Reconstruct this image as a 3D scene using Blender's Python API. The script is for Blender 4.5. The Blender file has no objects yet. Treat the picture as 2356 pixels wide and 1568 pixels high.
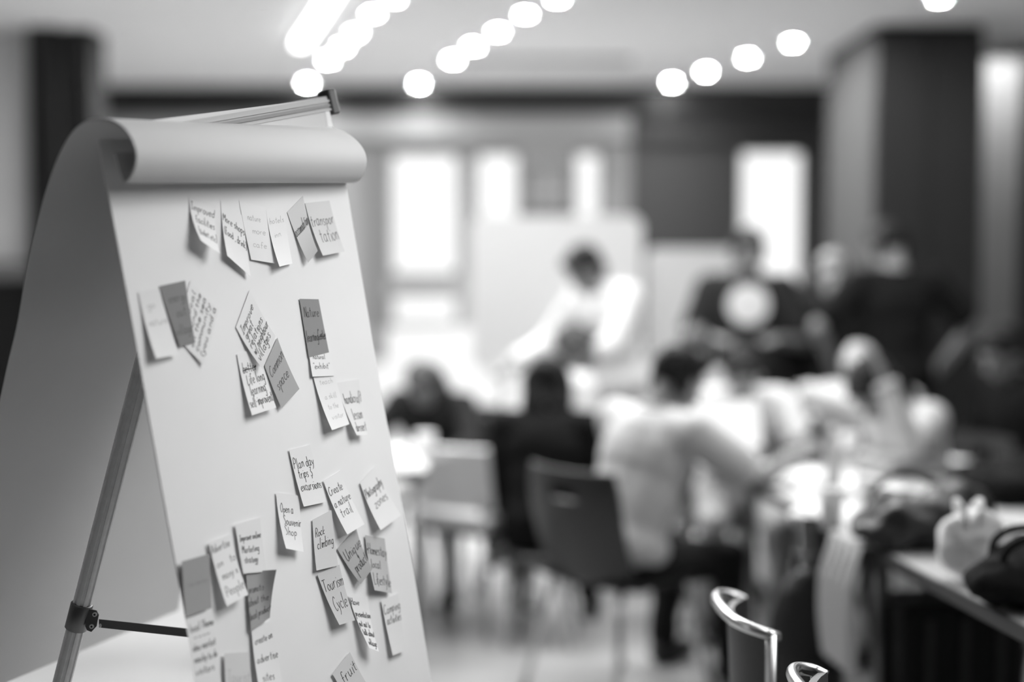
import bpy, bmesh, math, random
from mathutils import Vector as V, Matrix as M, Euler, noise as NZ

# ------------------------------------------------------------------ camera, world, lights
scn = bpy.context.scene
COL = scn.collection
F, CX, CY, CH = 3272.2, 1178.0, 784.0, 1.55
PITCH = math.atan(184 / F)
cam_d = bpy.data.cameras.new('camera'); cam = bpy.data.objects.new('camera', cam_d); COL.objects.link(cam)
cam.location = (0, 0, CH); cam.rotation_euler = (math.pi / 2 - PITCH, 0, 0)
cam_d.lens = 50; cam_d.sensor_width = 36; cam_d.clip_start = .05; cam_d.clip_end = 100
cam_d.dof.use_dof = True; cam_d.dof.focus_distance = 2.62; cam_d.dof.aperture_fstop = 0.71
scn.camera = cam
scn.view_settings.view_transform = 'Standard'; scn.view_settings.look = 'None'
scn.view_settings.exposure = 1.0; scn.view_settings.gamma = 1.0; scn.view_settings.use_curve_mapping = False
scn.cycles.use_denoising = True
scn.cycles.max_bounces = 10; scn.cycles.diffuse_bounces = 6
scn.cycles.sample_clamp_indirect = 6.0

wd = bpy.data.worlds.new('daylight'); scn.world = wd; wd.use_nodes = True
wd.node_tree.nodes['Background'].inputs[0].default_value = (1, 1, 1, 1)
wd.node_tree.nodes['Background'].inputs[1].default_value = .65

def area(name, loc, sx, sy, power, rot=(0, 0, 0)):
    l = bpy.data.lights.new(name, 'AREA'); l.shape = 'RECTANGLE'; l.size = sx; l.size_y = sy; l.energy = power
    o = bpy.data.objects.new(name, l); COL.objects.link(o); o.location = loc; o.rotation_euler = rot
    return o
# added fill: unseen area lamps under the ceiling stand in for room lighting
for gx, gy, pw in ((2.9, 2.7, 3), (1.4, 4.2, 8), (2.9, 4.2, 3), (-.9, 5.8, 34), (.9, 5.8, 28), (2.6, 5.8, 7), (-.9, 8.4, 46), (.9, 8.4, 46), (2.6, 8.4, 12)):
    area('ceiling_fill', (gx, gy, 2.79), 1.2, .5, pw)

# two wide unseen lamps added to brighten the flip chart from the room side
for gx, gy, pw in ((.75, 2.45, 4.3), (2.3, 2.9, 3.5)):
    o = area('pad_fill', (gx, gy, 2.74), 1.1, 1.1, pw)
    o.rotation_euler = (V((-.45, 2.5, 1.2)) - V((gx, gy, 2.74))).to_track_quat('-Z', 'Y').to_euler()
    o.data.spread = math.radians(75)

# ------------------------------------------------------------------ pixel <-> world helpers
FW_ = V((0, math.cos(PITCH), -math.sin(PITCH))); UP_ = V((0, math.sin(PITCH), math.cos(PITCH))); RT_ = V((1, 0, 0))
CAM = V((0, 0, CH))
def ray(x, y): return FW_ + RT_ * ((x - CX) / F) + UP_ * ((CY - y) / F)
def dep(x, y, d): return CAM + ray(x, y) * d                      # at camera depth d
def atY(x, y, Y): r = ray(x, y); return CAM + r * (Y / r.y)        # on the plane Y
def atZ(x, y, z): r = ray(x, y); return CAM + r * ((z - CH) / r.z) # on the plane Z
def onP(x, y, P, n): r = ray(x, y); return CAM + r * ((P - CAM).dot(n) / r.dot(n))

# ------------------------------------------------------------------ materials (grey scale photograph)
MATS = {}
def mat(name, v, rough=.6, metal=0, noise=0, scale=20, bump=0, spec=.5, emit=0, trans=0):
    if name in MATS: return MATS[name]
    m = bpy.data.materials.new(name); m.use_nodes = True; nt = m.node_tree; b = nt.nodes['Principled BSDF']
    b.inputs['Base Color'].default_value = (v, v, v, 1); b.inputs['Roughness'].default_value = rough
    b.inputs['Metallic'].default_value = metal; b.inputs['Specular IOR Level'].default_value = spec
    if emit:
        b.inputs['Emission Color'].default_value = (1, 1, 1, 1); b.inputs['Emission Strength'].default_value = emit
    if noise or bump:
        tc = nt.nodes.new('ShaderNodeTexCoord'); n = nt.nodes.new('ShaderNodeTexNoise'); n.inputs['Scale'].default_value = scale
        n.inputs['Detail'].default_value = 4; nt.links.new(tc.outputs['Object'], n.inputs['Vector'])
        if noise:
            r = nt.nodes.new('ShaderNodeMapRange'); r.inputs[1].default_value = .3; r.inputs[2].default_value = .7
            r.inputs[3].default_value = max(0, v * (1 - noise)); r.inputs[4].default_value = min(1, v * (1 + noise))
            nt.links.new(n.outputs['Fac'], r.inputs[0]); nt.links.new(r.outputs[0], b.inputs['Base Color'])
        if bump:
            bp = nt.nodes.new('ShaderNodeBump'); bp.inputs['Strength'].default_value = bump; bp.inputs['Distance'].default_value = .01
            nt.links.new(n.outputs['Fac'], bp.inputs['Height']); nt.links.new(bp.outputs[0], b.inputs['Normal'])
    if trans:
        t = nt.nodes.new('ShaderNodeBsdfTranslucent'); t.inputs[0].default_value = (v, v, v, 1)
        mx = nt.nodes.new('ShaderNodeMixShader'); mx.inputs[0].default_value = trans
        nt.links.new(b.outputs[0], mx.inputs[1]); nt.links.new(t.outputs[0], mx.inputs[2])
        nt.links.new(mx.outputs[0], nt.nodes['Material Output'].inputs[0])
    MATS[name] = m; return m
def wood(name, v, scale=3):
    m = bpy.data.materials.new(name); m.use_nodes = True; nt = m.node_tree; b = nt.nodes['Principled BSDF']
    tc = nt.nodes.new('ShaderNodeTexCoord'); mp = nt.nodes.new('ShaderNodeMapping'); mp.inputs['Scale'].default_value = (14, 14, 1)
    n = nt.nodes.new('ShaderNodeTexNoise'); n.inputs['Scale'].default_value = scale; n.inputs['Detail'].default_value = 6
    r = nt.nodes.new('ShaderNodeMapRange'); r.inputs[3].default_value = v * .7; r.inputs[4].default_value = v * 1.3
    nt.links.new(tc.outputs['Object'], mp.inputs[0]); nt.links.new(mp.outputs[0], n.inputs['Vector'])
    nt.links.new(n.outputs['Fac'], r.inputs[0]); nt.links.new(r.outputs[0], b.inputs['Base Color'])
    b.inputs['Roughness'].default_value = .45; MATS[name] = m; return m
def glass(name):
    m = bpy.data.materials.new(name); m.use_nodes = True; nt = m.node_tree; nt.nodes.remove(nt.nodes['Principled BSDF'])
    t = nt.nodes.new('ShaderNodeBsdfTransparent'); g = nt.nodes.new('ShaderNodeBsdfGlossy'); g.inputs['Roughness'].default_value = .03
    f = nt.nodes.new('ShaderNodeFresnel'); mx = nt.nodes.new('ShaderNodeMixShader')
    nt.links.new(f.outputs[0], mx.inputs[0]); nt.links.new(t.outputs[0], mx.inputs[1]); nt.links.new(g.outputs[0], mx.inputs[2])
    nt.links.new(mx.outputs[0], nt.nodes['Material Output'].inputs[0]); MATS[name] = m; return m

PAPER = mat('pad_paper', .84, .75, noise=.015, scale=6)
SHEET = mat('flipped_paper', .68, .8, noise=.02, scale=5)
INK = mat('marker_ink', .03, .5); INKF = mat('faded_ink', .5, .6); INKM = mat('soft_ink', .09, .6)
ALU = mat('aluminium', .85, .45, metal=.25, noise=.05, scale=60); ALUL = mat('pale_aluminium', .42, .6, metal=.3)
DSTEEL = mat('dark_steel', .20, .4, metal=.85); CHROME = mat('chrome', .6, .24, metal=1)
BPLAS = mat('black_plastic', .022, .42, noise=.1, scale=80); DPLAS = mat('dark_plastic', .05, .4)
WBOARD = mat('whiteboard', .52, .3); BBACK = mat('board_back', .10, .5); WPLAS = mat('white_plastic', .8, .4)
CEIL = mat('ceiling_paint', .93, .8, noise=.02, scale=2); WALLP = mat('wall_paint', .26, .7, noise=.04, scale=3)
WHITEP = mat('white_paint', .56, .6, noise=.02, scale=3); GREYP = mat('grey_paint', .30, .7, noise=.04, scale=3)
DWOOD = wood('dark_wood', .013); DWOOD2 = wood('darker_wood', .008); MWOOD = wood('mid_wood', .09)
FLOOR = mat('floor_stone', .42, .32, noise=.10, scale=1.5); GLASS = glass('window_glass')
FRAME = mat('frame_grey', .13, .5); EMIT = mat('lamp_glow', 1, .5, emit=250); EMIT2 = mat('tube_glow', 1, .5, emit=5)
SKIN = mat('skin', .20, .55, noise=.06, scale=30); SKIND = mat('skin_tan', .15, .55, noise=.06, scale=30)
HAIR = mat('black_hair', .012, .6, spec=.12, noise=.4, scale=90); HAIR2 = mat('brown_hair', .03, .6, noise=.4, scale=90)
CWHITE = mat('white_cotton', .58, .85, bump=.2, scale=25); CGREY = mat('grey_cotton', .60, .9, bump=.2, scale=25)
CBLACK = mat('black_cotton', .008, .9, spec=.12, bump=.2, scale=25); CDARK = mat('charcoal_cotton', .02, .9, spec=.12, bump=.2, scale=25)
CLIGHT = mat('pale_cotton', .46, .9, bump=.2, scale=25); DENIM = mat('dark_denim', .05, .9, spec=.12, bump=.3, scale=120)
LTROU = mat('pale_trousers', .36, .9, bump=.2, scale=25); SHOE = mat('shoe_leather', .02, .4); SHOEW = mat('pale_shoe', .6, .6)
TTOP = mat('table_laminate', .55, .35, noise=.04, scale=4); TEDGE = mat('table_edge', .05, .4)
COPY = mat('copy_paper', .78, .8); LEATHER = mat('black_leather', .015, .45, bump=.3, scale=60)
CLEAR = mat('bottle_plastic', .55, .2); LABELM = mat('bottle_label', .5, .6)
def greypaper(v): return mat('note_paper_%02d' % round(v * 100), v, .8, noise=.02, scale=8)

# ------------------------------------------------------------------ mesh builder
class MB:
    def __init__(s): s.v = []; s.f = []
    def add(s, vs, fs):
        k = len(s.v); s.v += [tuple(p) for p in vs]; s.f += [tuple(i + k for i in f) for f in fs]; return s
    def box(s, a, b):
        (x0, y0, z0), (x1, y1, z1) = a, b
        return s.add([(x0, y0, z0), (x1, y0, z0), (x1, y1, z0), (x0, y1, z0), (x0, y0, z1), (x1, y0, z1), (x1, y1, z1), (x0, y1, z1)],
                     [(3, 2, 1, 0), (4, 5, 6, 7), (0, 1, 5, 4), (1, 2, 6, 5), (2, 3, 7, 6), (3, 0, 4, 7)])
    def obox(s, c, ax, ay, az):            # oriented box, half-axis vectors
        c = V(c); vs = [c + ax * i + ay * j + az * k for k in (-1, 1) for i, j in ((-1, -1), (1, -1), (1, 1), (-1, 1))]
        return s.add(vs, [(3, 2, 1, 0), (4, 5, 6, 7), (0, 1, 5, 4), (1, 2, 6, 5), (2, 3, 7, 6), (3, 0, 4, 7)])
    def tube(s, pts, r, n=10, cap=True, rf=None):
        pts = [V(p) for p in pts]; rs = r if isinstance(r, (list, tuple)) else [r] * len(pts)
        rings = []; prev = None
        for i, p in enumerate(pts):
            t = (pts[min(i + 1, len(pts) - 1)] - pts[max(i - 1, 0)]).normalized()
            if prev is None:
                a = V((0, 0, 1)) if abs(t.z) < .9 else V((1, 0, 0)); e = t.cross(a).normalized()
            else:
                e = (prev - t * prev.dot(t)).normalized()
            prev = e; g = t.cross(e)
            rings.append([p + (e * math.cos(q) + g * math.sin(q)) * rs[i] * (rf(q) if rf else 1) for q in [2 * math.pi * j / n for j in range(n)]])
        vs = [p for ring in rings for p in ring]; fs = []
        for i in range(len(pts) - 1):
            for j in range(n):
                fs.append((i * n + j, i * n + (j + 1) % n, (i + 1) * n + (j + 1) % n, (i + 1) * n + j))
        if cap: fs.append(tuple(range(n - 1, -1, -1))); fs.append(tuple((len(pts) - 1) * n + j for j in range(n)))
        return s.add(vs, fs)
    def grid(s, fn, na, nb, skip=None):
        vs = [fn(i / na, j / nb) for j in range(nb + 1) for i in range(na + 1)]
        fs = [(j * (na + 1) + i, j * (na + 1) + i + 1, (j + 1) * (na + 1) + i + 1, (j + 1) * (na + 1) + i)
              for j in range(nb) for i in range(na) if not (skip and skip(i, j))]
        return s.add(vs, fs)
    def ell(s, c, r, R=None, nu=14, nv=9):
        c = V(c); R = R or M.Identity(3); vs = [c + R @ V((0, 0, r[2]))]; fs = []
        for j in range(1, nv):
            for i in range(nu):
                t = math.pi * j / nv; p = 2 * math.pi * i / nu
                vs.append(c + R @ V((r[0] * math.sin(t) * math.cos(p), r[1] * math.sin(t) * math.sin(p), r[2] * math.cos(t))))
        vs.append(c + R @ V((0, 0, -r[2])))
        for i in range(nu): fs.append((0, 1 + i, 1 + (i + 1) % nu))
        for j in range(nv - 2):
            for i in range(nu):
                a = 1 + j * nu; b = a + nu; fs.append((a + i, b + i, b + (i + 1) % nu, a + (i + 1) % nu))
        e = len(vs) - 1; a = 1 + (nv - 2) * nu
        for i in range(nu): fs.append((e, a + (i + 1) % nu, a + i))
        return s.add(vs, fs)
    def limb(s, p0, p1, r0, r1, n=12):
        p0, p1 = V(p0), V(p1); s.tube([p0, (p0 + p1) / 2, p1], [r0, (r0 + r1) / 2, r1], n)
        s.ell(p0, (r0,) * 3, nu=n); s.ell(p1, (r1,) * 3, nu=n); return s
    def lathe(s, prof, c, n=24):           # prof (r,z)
        c = V(c); vs = []; fs = []
        for r, z in prof:
            for j in range(n):
                q = 2 * math.pi * j / n; vs.append(c + V((r * math.cos(q), r * math.sin(q), z)))
        for i in range(len(prof) - 1):
            for j in range(n): fs.append((i * n + j, i * n + (j + 1) % n, (i + 1) * n + (j + 1) % n, (i + 1) * n + j))
        return s.add(vs, fs)
    def build(s, name, m, parent=None, smooth=False, bevel=0, solid=0, sub=0, side=-1):
        me = bpy.data.meshes.new(name); me.from_pydata(s.v, [], s.f); me.update()
        bm = bmesh.new(); bm.from_mesh(me); bmesh.ops.recalc_face_normals(bm, faces=bm.faces) if not solid else None
        bm.to_mesh(me); bm.free()
        me.materials.append(m)
        if smooth:
            for p in me.polygons: p.use_smooth = True
        o = bpy.data.objects.new(name, me); COL.objects.link(o)
        if solid: md = o.modifiers.new('thickness', 'SOLIDIFY'); md.thickness = solid; md.offset = side
        if solid and smooth: md = o.modifiers.new('crisp', 'EDGE_SPLIT'); md.split_angle = math.radians(50)
        if bevel: md = o.modifiers.new('bevel', 'BEVEL'); md.width = bevel; md.segments = 2; md.limit_method = 'ANGLE'
        if sub: md = o.modifiers.new('sub', 'SUBSURF'); md.levels = sub; md.render_levels = sub
        if parent: o.parent = parent
        return o
def tag(o, label, cat, group=None, kind=None):
    o['label'] = label; o['category'] = cat
    if group: o['group'] = group
    if kind: o['kind'] = kind
    return o
def struct(o, label=None):
    o['kind'] = 'structure'
    if label: o['label'] = label
    return o
def thing(name, label, cat, loc=(0, 0, 0), rz=0, group=None):
    o = bpy.data.objects.new(name, None); COL.objects.link(o); o.location = loc; o.rotation_euler = (0, 0, rz)
    o.empty_display_size = .1
    return tag(o, label, cat, group)
def dup(root, loc, rz, label):
    r = root.copy(); COL.objects.link(r); r.location = loc; r.rotation_euler = (0, 0, rz); r['label'] = label
    for ch in list(root.children):
        c = ch.copy(); COL.objects.link(c); c.parent = r
        for g in list(ch.children):
            d = g.copy(); COL.objects.link(d); d.parent = c
    return r
def bake(mb, name, m, parent, voxel, smooth=3, amp=0, freq=9):
    """one continuous skin over overlapping pieces"""
    o = mb.build(name + '_raw', m)
    r = o.modifiers.new('r', 'REMESH'); r.mode = 'VOXEL'; r.voxel_size = voxel; r.use_smooth_shade = True
    sm = o.modifiers.new('s', 'SMOOTH'); sm.factor = .5; sm.iterations = smooth
    dg = bpy.context.evaluated_depsgraph_get(); dg.update()
    me = bpy.data.meshes.new_from_object(o.evaluated_get(dg)); me.name = name
    old = o.data; bpy.data.objects.remove(o); bpy.data.meshes.remove(old)
    if not me.materials: me.materials.append(m)
    if amp:                                     # folds and creases
        off = V((hash(name) % 7, parent.location.x * 3, parent.location.y * 3)); nn = [v.normal.copy() for v in me.vertices]
        off.x = len(name)
        for v, q in zip(me.vertices, nn):
            p = v.co * freq + off; v.co += q * amp * (NZ.noise(p) + .5 * NZ.noise(p * 2.3) - .6 * max(0, .25 - abs(NZ.noise(p * .8 + V((9, 3, 1))))))
    n = bpy.data.objects.new(name, me); COL.objects.link(n); n.parent = parent
    return n

# ------------------------------------------------------------------ the room
CZ = 2.83; FWALL = 10.6
def X(px, Y): return (px - CX) / F * Y / math.cos(PITCH)     # good near the horizon
def Z(py, Y): return atY(CX, py, Y).z
def rect(px0, py0, px1, py1, Y):                                # x0,x1,z0,z1 on plane Y
    return X(px0, Y), X(px1, Y), Z(py1, Y), Z(py0, Y)
struct(MB().box((-5, -3, -.1), (5, 11.2, 0)).build('floor', FLOOR), 'pale polished floor of the hall')
struct(MB().box((-5.2, -3, CZ), (5.2, 11.2, CZ + .1)).build('ceiling', CEIL), 'pale painted ceiling of the hall')
struct(MB().box((-5.2, -3, 0), (-5, 11.2, CZ)).build('wall_left', WALLP))
struct(MB().box((5, -3, 0), (5.2, 11.2, CZ)).build('wall_right', WALLP))
struct(MB().box((-5.2, -3.2, 0), (5.2, -3, CZ)).build('wall_back', MWOOD))

def wall_with_openings(name, x0, x1, z0, z1, Y, t, ops, m):
    xs = sorted({x0, x1, *[v for o in ops for v in o[:2]]}); zs = sorted({z0, z1, *[v for o in ops for v in o[2:]]}); mb = MB()
    for i in range(len(xs) - 1):
        for j in range(len(zs) - 1):
            cx, cz = (xs[i] + xs[i + 1]) / 2, (zs[j] + zs[j + 1]) / 2
            if any(o[0] < cx < o[1] and o[2] < cz < o[3] for o in ops): continue
            mb.box((xs[i], Y, zs[j]), (xs[i + 1], Y + t, zs[j + 1]))
    return struct(mb.build(name, m))
w1 = rect(893, 345, 1060, 638, FWALL); w1b = rect(893, 676, 1060, 748, FWALL); w2 = rect(1092, 345, 1198, 748, FWALL)
w3 = rect(1316, 345, 1386, 748, FWALL); w4 = rect(1692, 340, 1852, 830, FWALL)
xs_split = X(1446, FWALL)
wall_with_openings('wall_far', -5, xs_split, 0, CZ, FWALL, .15, [w1, w1b, w2, w3], WALLP)
wall_with_openings('wall_far_panelled', xs_split, 5, 0, CZ, FWALL, .15, [w4], DWOOD)
n = 0
for o in (w1, w1b, w2, w3, w4):
    n += 1; r = bpy.data.objects.new('window_%d' % n, None); COL.objects.link(r); struct(r)
    fm = MB(); t = .035
    for a, b in (((o[0], o[2]), (o[0] + t, o[3])), ((o[1] - t, o[2]), (o[1], o[3])), ((o[0] + t, o[2]), (o[1] - t, o[2] + t)), ((o[0] + t, o[3] - t), (o[1] - t, o[3]))):
        fm.box((a[0], FWALL - .02, a[1]), (b[0], FWALL + .1, b[1]))
    fm.build('window_frame', FRAME if n < 5 else DWOOD2, r)
    MB().box((o[0] + t, FWALL + .05, o[2] + t), (o[1] - t, FWALL + .058, o[3] - t)).build('pane', GLASS, r)
# white wainscot under the windows, fascia, beams
a = rect(700, 752, 1446, 1079, FWALL); struct(MB().box((-5, FWALL - .04, 0), (xs_split, FWALL, a[3])).build('trim_1', WHITEP, bevel=.005), 'white wainscot under the windows')
a = rect(220, 206, 1900, 266, FWALL); struct(MB().box((-5, FWALL - .12, a[2]), (X(1905, FWALL), FWALL, CZ)).build('trim_2', DWOOD, bevel=.01), 'dark beam where the far wall meets the ceiling')
a = rect(1440, 292, 1900, 326, FWALL); struct(MB().box((xs_split, FWALL - .10, a[2]), (X(1900, FWALL), FWALL, a[3])).build('trim_3', DWOOD2, bevel=.01), 'nearly black lintel over the panelled wall')
a = rect(800, 268, 1440, 322, FWALL); struct(MB().box((-5, FWALL - .10, a[2]), (xs_split, FWALL, a[3])).build('trim_4', mat('fascia', .3, .7), bevel=.01), 'pale fascia over the windows')
a = rect(1402, 335, 1446, 760, FWALL); struct(MB().box((a[0], FWALL - .10, 0), (a[1], FWALL, a[3])).build('trim_5', mat('post_grey', .17, .6), bevel=.01), 'grey post at the corner of the window wall')
a = rect(840, 340, 890, 760, FWALL); struct(MB().box((a[0], FWALL - .05, .8), (a[1], FWALL, a[3])).build('trim_6', FRAME, bevel=.01), 'dark grey window post')
# dark screen on the far wall
a = rect(1202, 378, 1312, 494, FWALL); t = thing('wall_screen', 'dark rectangular screen hung between the bright far windows', 'screen', ((a[0] + a[1]) / 2, FWALL, a[2]))
hw = (a[1] - a[0]) / 2; hh = a[3] - a[2]
MB().box((-hw, -.05, 0), (hw, 0, hh)).build('casing', DPLAS, t, bevel=.006); MB().box((-hw + .03, -.054, .04), (hw - .03, -.0505, hh - .04)).build('display', mat('screen_grey', .16, .3), t)

# column to the right: pale plaster core with dark panelled front
YC = 7.8; x0, x1 = X(2003, YC), X(2252, YC)
c = struct(MB().box((x0, YC, 0), (x1, YC + 1.15, CZ)).build('pillar', mat('plaster_grey', .032, .7, noise=.05, scale=3), bevel=.01), 'square pillar with pale side and dark panelled front')
pw = (x1 - x0) / 2
for i in range(2):
    MB().box((x0 + .004 + i * pw, YC - .03, .02), (x0 + (i + 1) * pw - .004, YC, CZ - .06)).build('panel', DWOOD, c, bevel=.004)
# wall bay to the right of the pillar
YB = 8.7; xb = X(2240, YB)
struct(MB().box((xb, YB, 0), (5, YB + .1, CZ)).build('wall_bay', mat('bay_grey', .25, .7, noise=.05, scale=3)), 'grey wall beyond the pillar')
struct(MB().box((X(2337, YB), YB - .05, 0), (5, YB, Z(105, YB))).build('trim_7', DWOOD2, bevel=.01), 'dark door leaf beyond the pillar')
struct(MB().box((xb, YB - .3, Z(95, YB)), (5, YB - .051, CZ)).build('trim_8', mat('soffit', .35, .7)), 'pale soffit beyond the pillar')
# bay on the left with dark jambs
YL = 8.0
struct(MB().box((-5, YL, 0), (X(95, YL), YL + .1, CZ)).build('wall_left_bay', mat('left_grey', .66, .6, noise=.06, scale=2)), 'grey wall bay behind the flip chart')
struct(MB().box((-5, YL - .10, Z(642, YL)), (X(93, YL), YL, Z(600, YL))).build('trim_9', mat('rail_grey', .18, .5), bevel=.01), 'grey rail along the wall bay')
struct(MB().box((-5, YL - .04, 0), (X(93, YL), YL, Z(642, YL))).build('trim_10', DWOOD2), 'dark wainscot under the rail')
struct(MB().box((X(93, YL), YL - .14, 0), (X(162, YL), YL + .15, CZ)).build('trim_11', DWOOD2, bevel=.01), 'nearly black door jamb')
struct(MB().box((X(162, YL), YL - .08, 0), (X(232, YL), YL + .2, CZ)).build('trim_12', DWOOD, bevel=.01), 'dark wooden door jamb')
# ceiling step and vent
p0, p1 = atZ(1400, 192, CZ), atZ(2000, 0, CZ); d = (p1 - p0).normalized(); e = p1 + d * 3
s_ = V((-d.y, d.x, 0)); mid = (p0 + e) / 2; L = (e - p0).length / 2
struct(MB().obox(mid - V((0, 0, .006)), d * L, s_ * .09, V((0, 0, .006))).build('trim_13', CEIL, bevel=.005), 'shallow step running along the ceiling')
p = atZ(1235, 138, CZ); t = thing('ceiling_vent', 'long slotted air vent in the ceiling between two lamp rows', 'vent', (p.x, p.y, CZ - .012))
MB().box((-.6, -.09, .004), (.6, .09, .012)).build('backing', mat('vent_dark', .12, .6), t)
for i in range(4): MB().box((-.58, -.075 + i * .044, 0), (.58, -.057 + i * .044, .0035)).build('slat', mat('vent_slat', .45, .5), t)

# ------------------------------------------------------------------ ceiling lamps
rows = {'nearest the flip chart': [(707, 186), (755, 132), (788, 103), (819, 70), (857, 26), (905, -8)],
        'over the middle of the hall': [(964, 188), (1043, 132), (1089, 101), (1146, 68), (1209, 27), (1282, -8)],
        'beside the dark pillar': [(1547, 185), (1625, 160), (1720, 128), (1825, 93), (2160, -8)]}
ORD = ['first', 'second', 'third', 'fourth', 'fifth', 'sixth']
proto = None
for rn, pts in rows.items():
    for i, (x, y) in enumerate(pts):
        p = atZ(x, y, CZ); lb = 'round white downlight, %s from the far wall, row %s' % (ORD[i], rn)
        if proto is None:
            proto = thing('downlight', lb, 'ceiling lamp', (p.x, p.y, CZ), 0, 'round downlights in the ceiling')
            MB().lathe([(.034, -.001), (.036, -.016), (.050, -.014), (.054, -.001)], (0, 0, 0)).build('trim_ring', WPLAS, proto, smooth=True)
            MB().lathe([(.0005, -.015), (.02, -.014), (.0335, -.008), (.0335, -.001)], (0, 0, 0)).build('lens', EMIT, proto)
        else: dup(proto, (p.x, p.y, CZ), 0, lb)
p0, p1 = atZ(690, 92, CZ), atZ(768, -30, CZ); d = p1 - p0; d.normalize(); e = p1 + d * .5; q = V((-d.y, d.x, 0))
t = thing('linear_lamp', 'long bright strip lamp fixed flat on the ceiling above the flip chart', 'ceiling lamp', ((p0 + e) / 2))
L = (e - p0).length / 2
MB().obox((0, 0, -.012), d * L, q * .04, V((0, 0, .011))).build('housing', WPLAS, t)
MB().obox((0, 0, -.032), d * (L - .02), q * .03, V((0, 0, .0085))).build('diffuser', EMIT2, t, bevel=.004)

# ------------------------------------------------------------------ the flip chart easel
SC = .875
O_ = V((-.76661606, 2.64927968, 1.77377012)); O_ = CAM + (O_ - CAM) * SC
th, ph, al = [math.radians(k) for k in (33.64851855, 7.70585276, 5.67285512)]
u0 = V((math.sin(th), math.cos(th), 0)); n0 = V((math.cos(th), -math.sin(th), 0))
v0 = V((0, 0, -1)) * math.cos(ph) + n0 * math.sin(ph)
U = u0 * math.cos(al) - v0 * math.sin(al); Vd = v0 * math.cos(al) + u0 * math.sin(al)
N = U.cross(Vd); N = N if N.dot(CAM - O_) > 0 else -N
W = .686 * SC; H = 1.18
def pad(s, t, f=0): return O_ + U * s + Vd * t + N * f            # s across, t down, f towards the viewer

easel = thing('flip_chart_easel', 'tall aluminium flip chart easel with a tripod leg behind its paper pad', 'easel', (O_.x, O_.y, 0))
base_inv = V((-O_.x, -O_.y, 0))
def es(mb): mb.v = [tuple(V(p) + base_inv) for p in mb.v]; return mb
# board, rail with grooves, caps, side posts
RL, RR = pad(.11, -.022, -.022), pad(W + .010, -.074, -.022)
rd = (RR - RL).normalized(); rup = (rd.cross(N)); rup = rup if rup.z > 0 else -rup
rl = (RR - RL).length
bd = es(MB().obox(pad(W / 2, .46, -.018), U * (W / 2 - .05), Vd * .46, N * .006)).build('board', BBACK, easel)
tri = MB(); A_, B_ = pad(.11, -.012, -.018), pad(W - .01, -.012, -.018)
up_ = [pad(.11, -.03, -.018), pad(W - .01, -.068, -.018)]
vs = [A_ + N * .006, B_ + N * .006, up_[1] + N * .006, up_[0] + N * .006, A_ - N * .006, B_ - N * .006, up_[1] - N * .006, up_[0] - N * .006]
es(tri.add(vs, [(0, 1, 2, 3), (7, 6, 5, 4), (0, 4, 5, 1), (1, 5, 6, 2), (2, 6, 7, 3), (3, 7, 4, 0)])).build('board_top', WBOARD, easel)
rail = es(MB().obox(RL + rd * rl / 2 - rup * .016, rd * (rl / 2), rup * .0155, N * .010)).build('top_rail', ALUL, easel, bevel=.003)
for k, (off, th_) in enumerate(((.005, .0022), (-.004, .0030), (-.012, .0022))):
    es(MB().obox(RL + rd * rl / 2 - rup * .016 + rup * off + N * .0115, rd * (rl / 2 - .004), rup * th_, N * .0014)).build('groove_rib', ALUL if k != 1 else GREYP, rail)
es(MB().obox(RR - rup * .014 + rd * .008, rd * .012, rup * .026, N * .016)).build('corner_cap', DPLAS, easel, bevel=.004)
for s in (.055, W - .002):
    top = pad(s, -.045 if s > .3 else .0, -.020); bot = pad(s, .93, -.020)
    es(MB().obox((top + bot) / 2, (bot - top) / 2, U * .009, N * .009)).build('side_post', WPLAS, easel, bevel=.003)
# front legs down to the floor
for s in (.11, W - .11):
    a_ = pad(s, .25, -.042); b_ = pad(s, 1.0, -.042); k = (a_.z - .0) / (a_.z - b_.z); b_ = a_ + (b_ - a_) * k
    lg = es(MB().tube([a_, b_ + (a_ - b_).normalized() * .02], .016, 16)).build('front_leg', ALU, easel, smooth=True)
    es(MB().lathe([(.0, .0), (.022, 0), (.024, .012), (.018, .045), (0, .045)], (b_.x, b_.y, 0))).build('rubber_foot', DPLAS, lg, smooth=True)
# rear leg: ribbed tube through the picture points
h_ = pad(.42 * W, .0, -.045); dH = (h_ - CAM).dot(FW_)
H3 = dep(468, 300, dH); Q3 = dep(164, 1485, 2.66); ld = (Q3 - H3).normalized(); foot = H3 + ld * ((H3.z - .0) / -ld.z)
ribs = lambda q: 1 + .05 * (1 if math.sin(q * 8) > -.2 else -2.2)
lg = es(MB().tube([H3 + ld * .10, H3 + ld * .5, foot - ld * .03], .0165, 120, rf=ribs)).build('rear_leg', ALU, easel)
es(MB().lathe([(.0, .0), (.024, 0), (.026, .012), (.02, .05), (0, .05)], (foot.x, foot.y, 0))).build('rubber_foot', DPLAS, lg, smooth=True)
es(MB().obox(H3 + ld * .10, U * .03, Vd * .03, N * .018)).build('hinge_block', DPLAS, easel, bevel=.004)
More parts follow.
